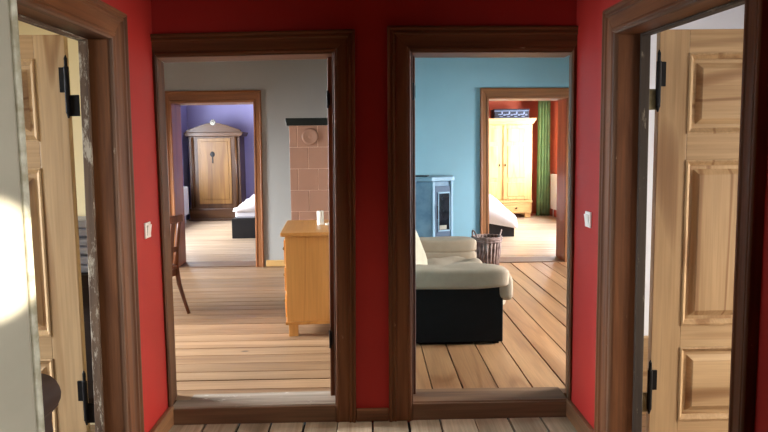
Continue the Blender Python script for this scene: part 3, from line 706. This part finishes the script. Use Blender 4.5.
for u0, u1, z0, z1 in ((.038, .047, .65, 1.10), (dl - .022, dl - .012, .65, 1.10), (.047, dl - .022, .65, .665), (.047, dl - .022, 1.085, 1.10)): fac(bm, u0, u1, .0121, .024, z0, z1)
obj('pane_frame', bm, M['stonel'], fr, 0.002)
bm = B(); fac(bm, .055, .15, .0181, .022, .67, .72); obj('ash_smear', bm, M['ash'], gl, 0.003)
bm = B(); p = a + dd * .02 + nv * .035; tube(bm, [(p.x, p.y, .80), (p.x, p.y, .95)], .008, 8); obj('handle', bm, M['iron'], fr)
bm = B()
for u0, u1 in ((-.035, .0), (dl, dl + .03)): fac(bm, u0, u1, -.02, .02, ZF + .07, 1.224)
obj('stone_pillar', bm, M['stonel'], t, 0.006)

# wicker basket
BX, BY, BR0, BR1, BH = 1.445, 8.22, .135, .178, .40
t = thing('wicker_basket', 'brown wicker basket with loop handles beside the far doorway', 'basket', (BX, BY, ZF))
bm = B(); lathe(bm, [(BR0 - .004, ZF + .002), (BR0, ZF + .03), (BR1 - .012, ZF + BH - .03), (BR1 - .02, ZF + BH - .03), (BR0 - .012, ZF + .03), (.001, ZF + .025)], BX, BY, 32); obj('liner', bm, M['wicker'], t, smooth=True)
bm = B()
for k in range(22):
    an = 2 * PI * k / 22
    tube(bm, [(BX + r * math.cos(an), BY + r * math.sin(an), z) for r, z in ((BR0 + .004, ZF + .004), ((BR0 + BR1) / 2 + .002, ZF + .2), (BR1 - .003, ZF + BH))], .012, 6, 1.0)
obj('staves', bm, M['wicker'], t, smooth=True)
for zz, rr in ((ZF + .02, BR0 + .008), (ZF + BH - .05, BR1), (ZF + BH - .02, BR1 + .004), (ZF + BH, BR1 + .004)):
    ring = [(BX + rr * math.cos(2 * PI * k / 40), BY + rr * math.sin(2 * PI * k / 40), zz + .003 * (-1) ** k) for k in range(41)]
    bm = B(); tube(bm, ring, .012, 6); obj('woven_hoop', bm, M['wicker'], t, smooth=True)
for s in (-1, 1):
    bm = B(); an0 = (0.15 if s > 0 else PI - .15)
    pts = []
    for k in range(11):
        u = k / 10; an = an0 - .55 * s * (u - .5) * 2 - (.35 if s > 0 else -.35)
        pts.append((BX + BR1 * math.cos(an), BY + BR1 * math.sin(an), ZF + BH + .085 * math.sin(PI * u)))
    tube(bm, pts, .010, 8); obj('handle', bm, M['wicker'], t, smooth=True)

# ------------------------------------------------------------------ far red bedroom
RY = 14.1
t = thing('wardrobe', 'pale pine wardrobe with two panelled doors in the red bedroom', 'wardrobe', (2.85, 14.4, ZF))
rx0, rx1 = 2.16, 3.43; rm = 2.80
bx('carcass', (rx0, rx1, RY, 14.72, .19, 2.08), M['pale']['z'], t, 0.006)
bm = B(); prism(bm, [(rx0 - .005, 2.08), (rx1 + .005, 2.08), (rx1 + .07, 2.165), (rx1 + .07, 2.195), (rx0 - .07, 2.195), (rx0 - .07, 2.165)], 'y', RY - .06, 14.74); obj('cornice', bm, M['pale']['x'], t, 0.006)
bx('base_moulding', (rx0 - .02, rx1 + .02, RY - .025, 14.73, .42, .465), M['pale']['x'], t, 0.006)
for x in (rx0 + .02, rx1 - .14):
    for y in (RY + .01, 14.6): bx('foot', (x, x + .12, y, y + .1, ZF + .001, .19), M['pale']['z'], t)
for (x0, x1) in ((rx0 + .06, rm - .02), (rm + .02, rx1 - .06)):
    d = bx('door', (x0, x1, RY - .022, RY - .001, .50, 2.05), M['pale']['z'], t, 0.003)
    for z0, z1 in ((.56, .86), (.95, 1.62), (1.71, 1.98)):
        bm = B(); prism(bm, [(x0 + .09, z0), (x1 - .09, z0), (x1 - .09, z1), (x0 + .09, z1)], 'y', RY - .034, RY - .0221)
        obj('raised_panel', bm, M['pale']['z'], d, 0.008)
    bm = B(); kx = x1 - .04 if x0 < 2.5 else x0 + .04; superbox(bm, (kx, RY - .035, 1.22), (.014, .015, .03), 1, 10, 8); obj('key_plate', bm, M['iron'], d)
for (x0, x1) in ((rx0 + .05, rm - .02), (rm + .02, rx1 - .05)):
    d = bx('drawer', (x0, x1, RY - .018, RY - .001, .21, .41), M['pale']['x'], t, 0.004)
    bm = B(); superbox(bm, ((x0 + x1) / 2, RY - .035, .31), (.025, .02, .022), 1, 12, 8); obj('knob', bm, M['knob'], d, smooth=True)

t = thing('storage_case', 'navy ornamental case lying on top of the pale wardrobe', 'case', (3.0, 14.3, 2.196))
bx('case_body', (2.64, 3.37, 14.15, 14.55, 2.197, 2.36), M['case'], t, 0.012)
bx('case_lid', (2.63, 3.38, 14.14, 14.56, 2.362, 2.395), M['case'], t, 0.01)
bm = B()
for k in range(4):
    cx = 2.80 + k * .155
    for a, b, c_, d_ in ((-.045, 0, .045, .012), (0, .03, .018, .03), (.045, -.01, .03, .018), (-.02, -.045, .04, .012)):
        superbox(bm, (cx + a, 14.148, 2.28 + b), (c_, .006, d_), 1, 10, 6)
obj('ornament', bm, M['casepat'], t, smooth=True, label='pale scrolled ornament')
bm = B()
for z0, z1 in ((2.20, 2.212), (2.345, 2.357)): box(bm, 2.64, 3.37, 14.143, 14.15, z0, z1)
obj('edge_trim', bm, M['casepat'], t)

bm = B(); n = 60; F_, K_ = [], []
path = []
for i in range(n + 1):
    u = i / n; x = 3.60 + .26 * u; y = 14.30 + .05 * math.sin(u * 2 * PI * 4.5)
    path.append((x, y))
zs = [ZF + .02 + 2.5 * j / 8 for j in range(9)]
for side in (0, 1):
    rows = []
    for j, z in enumerate(zs):
        k = 1 + .12 * (1 - j / 8)
        rows.append([bm.verts.new((3.73 + (x - 3.73) * k, y + .012 * side, z)) for x, y in path])
    for j in range(8):
        for i in range(n): bm.faces.new((rows[j][i], rows[j][i + 1], rows[j + 1][i + 1], rows[j + 1][i]))
    F_.append(rows)
A_, B_ = F_
for j in range(8):
    for i in (0, n): bm.faces.new((A_[j][i], A_[j + 1][i], B_[j + 1][i], B_[j][i]))
for j in (0, 8):
    for i in range(n): bm.faces.new((A_[j][i], A_[j][i + 1], B_[j][i + 1], B_[j][i]))
tag(obj('curtain', bm, M['green'], smooth=True), 'long green curtain hanging beside the pale wardrobe', 'curtain')
bm = B(); tube(bm, [(3.88, 11.8, 2.64), (3.88, 14.6, 2.64)], .014, 10)
for y in (11.9, 14.5): tube(bm, [(3.88, y, 2.64), (3.951, y, 2.64)], .01, 8)
tube(bm, [(3.56, 14.30, 2.628), (3.88, 14.30, 2.64)], .01, 8)
tag(obj('curtain_rod', bm, M['iron']), 'dark rod the green curtain hangs from', 'curtain rod')

t = thing('radiator', 'white radiator low on the red window wall behind the green curtain', 'radiator', (3.9, 13.6, .3))
bx('radiator_panel', (3.86, 3.93, 12.4, 14.22, .28, 1.02), M['radi'], t, 0.01)
for y in (12.7, 13.8): bx('bracket', (3.93, 3.949, y, y + .04, .4, .8), M['radi'], t)
bm = B(); tube(bm, [(3.895, 14.1, .29), (3.895, 14.1, ZF + .001)], .011, 8); obj('pipe', bm, M['radi'], t)

t = thing('bed', 'low black bed in the red bedroom under a sloping white duvet', 'bed', (1.4, 12.2, ZF))
bx('bed_frame', (.25, 2.42, 11.12, 13.1, ZF + .001, .33), M['blackbed'], t, 0.01)
bx('mattress', (.3, 2.36, 11.18, 13.05, .33, .48), M['linen'], t, 0.04)
def zr(u, v, x, y):
    s = .95 - .50 * max(0, (x - 1.75) / .70) ** 1.3
    return s - .10 * max(0, 1 - v / .06) + .012 * math.sin(12 * x + 8 * y)
def duvet_hem():
    n = 32; bm = B(); g = []
    for i in range(n + 1):
        row = []
        for j in range(n + 1):
            u, v = i / n, j / n
            x = .28 + (2.46 - .28) * u; y = 11.09 + (13.08 - 11.09) * v
            row.append(bm.verts.new((x, y, zr(u, v, x, y))))
        g.append(row)
    for i in range(n):
        for j in range(n): bm.faces.new((g[i][j], g[i + 1][j], g[i + 1][j + 1], g[i][j + 1]))
    front = [g[i][0] for i in range(n + 1)]; hem = []
    for v in front:
        q = max(0, min(1, (v.co.x - 1.98) / .44)); hem.append(bm.verts.new((v.co.x, v.co.y, .335 - .085 * q)))
    for i in range(n): bm.faces.new((front[i], front[i + 1], hem[i + 1], hem[i]))
    side = [g[n][j] for j in range(n + 1)]; h2 = [hem[-1]] + [bm.verts.new((v.co.x, v.co.y, .25)) for v in side[1:]]
    for j in range(n): bm.faces.new((side[j], side[j + 1], h2[j + 1], h2[j]))
    return bm
o = obj('duvet', duvet_hem(), M['linen'], t, smooth=True)
md = o.modifiers.new('thick', 'SOLIDIFY'); md.thickness = 0.02; md.offset = -1

# ------------------------------------------------------------------ light
w = bpy.data.worlds.new('World'); bpy.context.scene.world = w; w.use_nodes = True
nt = w.node_tree; bg = nt.nodes['Background']
sky = nt.nodes.new('ShaderNodeTexSky'); sky.sky_type = 'HOSEK_WILKIE'; sky.turbidity = 5; sky.sun_direction = (0.6, -0.3, 0.7)
nt.links.new(sky.outputs[0], bg.inputs[0]); bg.inputs[1].default_value = 0.35

def area_light(name, loc, aim, sx, sy, power, col=(0.93, 0.97, 1.0)):
    l = bpy.data.lights.new(name, 'AREA'); l.shape = 'RECTANGLE'; l.size = sx; l.size_y = sy; l.energy = power; l.color = col
    o = bpy.data.objects.new(name, l); C.objects.link(o); o.location = loc
    o.rotation_euler = (Vector(aim) - Vector(loc)).to_track_quat('-Z', 'Z').to_euler()
    return o
P = dict(ls=72, rs=68, lm=270, rm=240, lf=260, rf=330, rear=22)
def dl_(loc, aim, sx, sy, p, spread=180, col=(0.90, 0.95, 1.0)):
    o = area_light('window_light', loc, aim, sx, sy, p, col); o.data.spread = math.radians(spread)
dl_((-4.66, 1.95, 1.45), (0, 2.9, 0.1), 1.2, 1.1, P['ls'], 80)
dl_((4.66, 1.95, 1.45), (0, 2.9, 0.1), 1.2, 1.1, P['rs'], 80, (1.0, 0.92, 0.82))
dl_((-4.66, 5.15, 1.6), (-0.6, 4.7, 0.1), 1.1, 1.6, P['lm'], 90)
dl_((-4.66, 7.2, 1.25), (-1.2, 8.3, 0.0), 1.2, 0.9, 80, 70, (0.84, 0.92, 1.0))
dl_((4.76, 5.2, 1.6), (0.7, 4.7, 0.1), 1.2, 1.6, P['rm'], 90)
dl_((4.76, 7.1, 1.3), (1.0, 8.2, 0.1), 1.4, 0.9, 110, 80, (0.84, 0.92, 1.0))
dl_((-4.66, 3.48, 1.6), (-1.5, 3.6, 1.3), 0.4, 1.3, 45, 90)  # added lamp at an added window, brightens the gap behind the left leaf
dl_((4.66, 3.48, 1.6), (1.5, 3.6, 1.3), 0.4, 1.3, 40, 90)  # same added pair on the right, brightening behind that leaf
dl_((0.0, 2.75, 2.72), (0.0, 2.95, 0.0), 0.5, 0.5, 5.5, 64, (1.0, 0.95, 0.86))  # added ceiling fill without a fixture, lifts the hall floor
dl_((-4.16, 10.8, 1.65), (0, 10.8, 1.0), 1.2, 1.5, P['lf'])
dl_((-4.16, 12.95, 1.65), (0, 12.95, 1.0), 1.3, 1.5, P['lf'])
dl_((4.16, 10.8, 1.67), (0, 10.8, 1.0), 1.2, 1.55, P['rf'])
dl_((4.16, 13.0, 1.67), (0, 13.0, 1.0), 1.45, 1.55, P['rf'])
dl_((1.30, -0.8, 1.6), (-0.8, 0.7, 1.3), 0.9, 1.3, P['rear'], 80)
# shaft of sunlight through the hall window onto the cream door
l = bpy.data.lights.new('sun_shaft', 'SPOT'); l.energy = 1000; l.spot_size = math.radians(4.6); l.spot_blend = 0.3; l.shadow_soft_size = 0.01; l.color = (1, 0.96, 0.88)
o = bpy.data.objects.new('sun_shaft', l); C.objects.link(o); o.location = (1.32, -0.58, 2.1)
o.rotation_euler = (Vector((-0.607, 1.06, 1.44)) - Vector(o.location)).to_track_quat('-Z', 'Y').to_euler()

# ------------------------------------------------------------------ camera
YAW = .0209; PIT = math.atan(68 / 670.0); ROL = .012
f = Vector((math.sin(YAW) * math.cos(PIT), math.cos(YAW) * math.cos(PIT), -math.sin(PIT)))
r0 = Vector((math.cos(YAW), -math.sin(YAW), 0)); u0 = r0.cross(f)
r = r0 * math.cos(ROL) - u0 * math.sin(ROL); u = u0 * math.cos(ROL) + r0 * math.sin(ROL)
cam = bpy.data.cameras.new('camera'); co = bpy.data.objects.new('camera', cam); C.objects.link(co)
mt = Matrix((r, u, -f)).transposed().to_4x4(); mt.translation = Vector((0, 0, 1.61)); co.matrix_world = mt
cam.sensor_fit = 'HORIZONTAL'; cam.sensor_width = 36; cam.lens = 36 * 670 / 768.0
cam.clip_start = 0.02
sc = bpy.context.scene; sc.camera = co
vs = sc.view_settings; vs.view_transform = 'Standard'; vs.look = 'None'; vs.exposure = 0.0; vs.gamma = 1.0; vs.use_curve_mapping = False
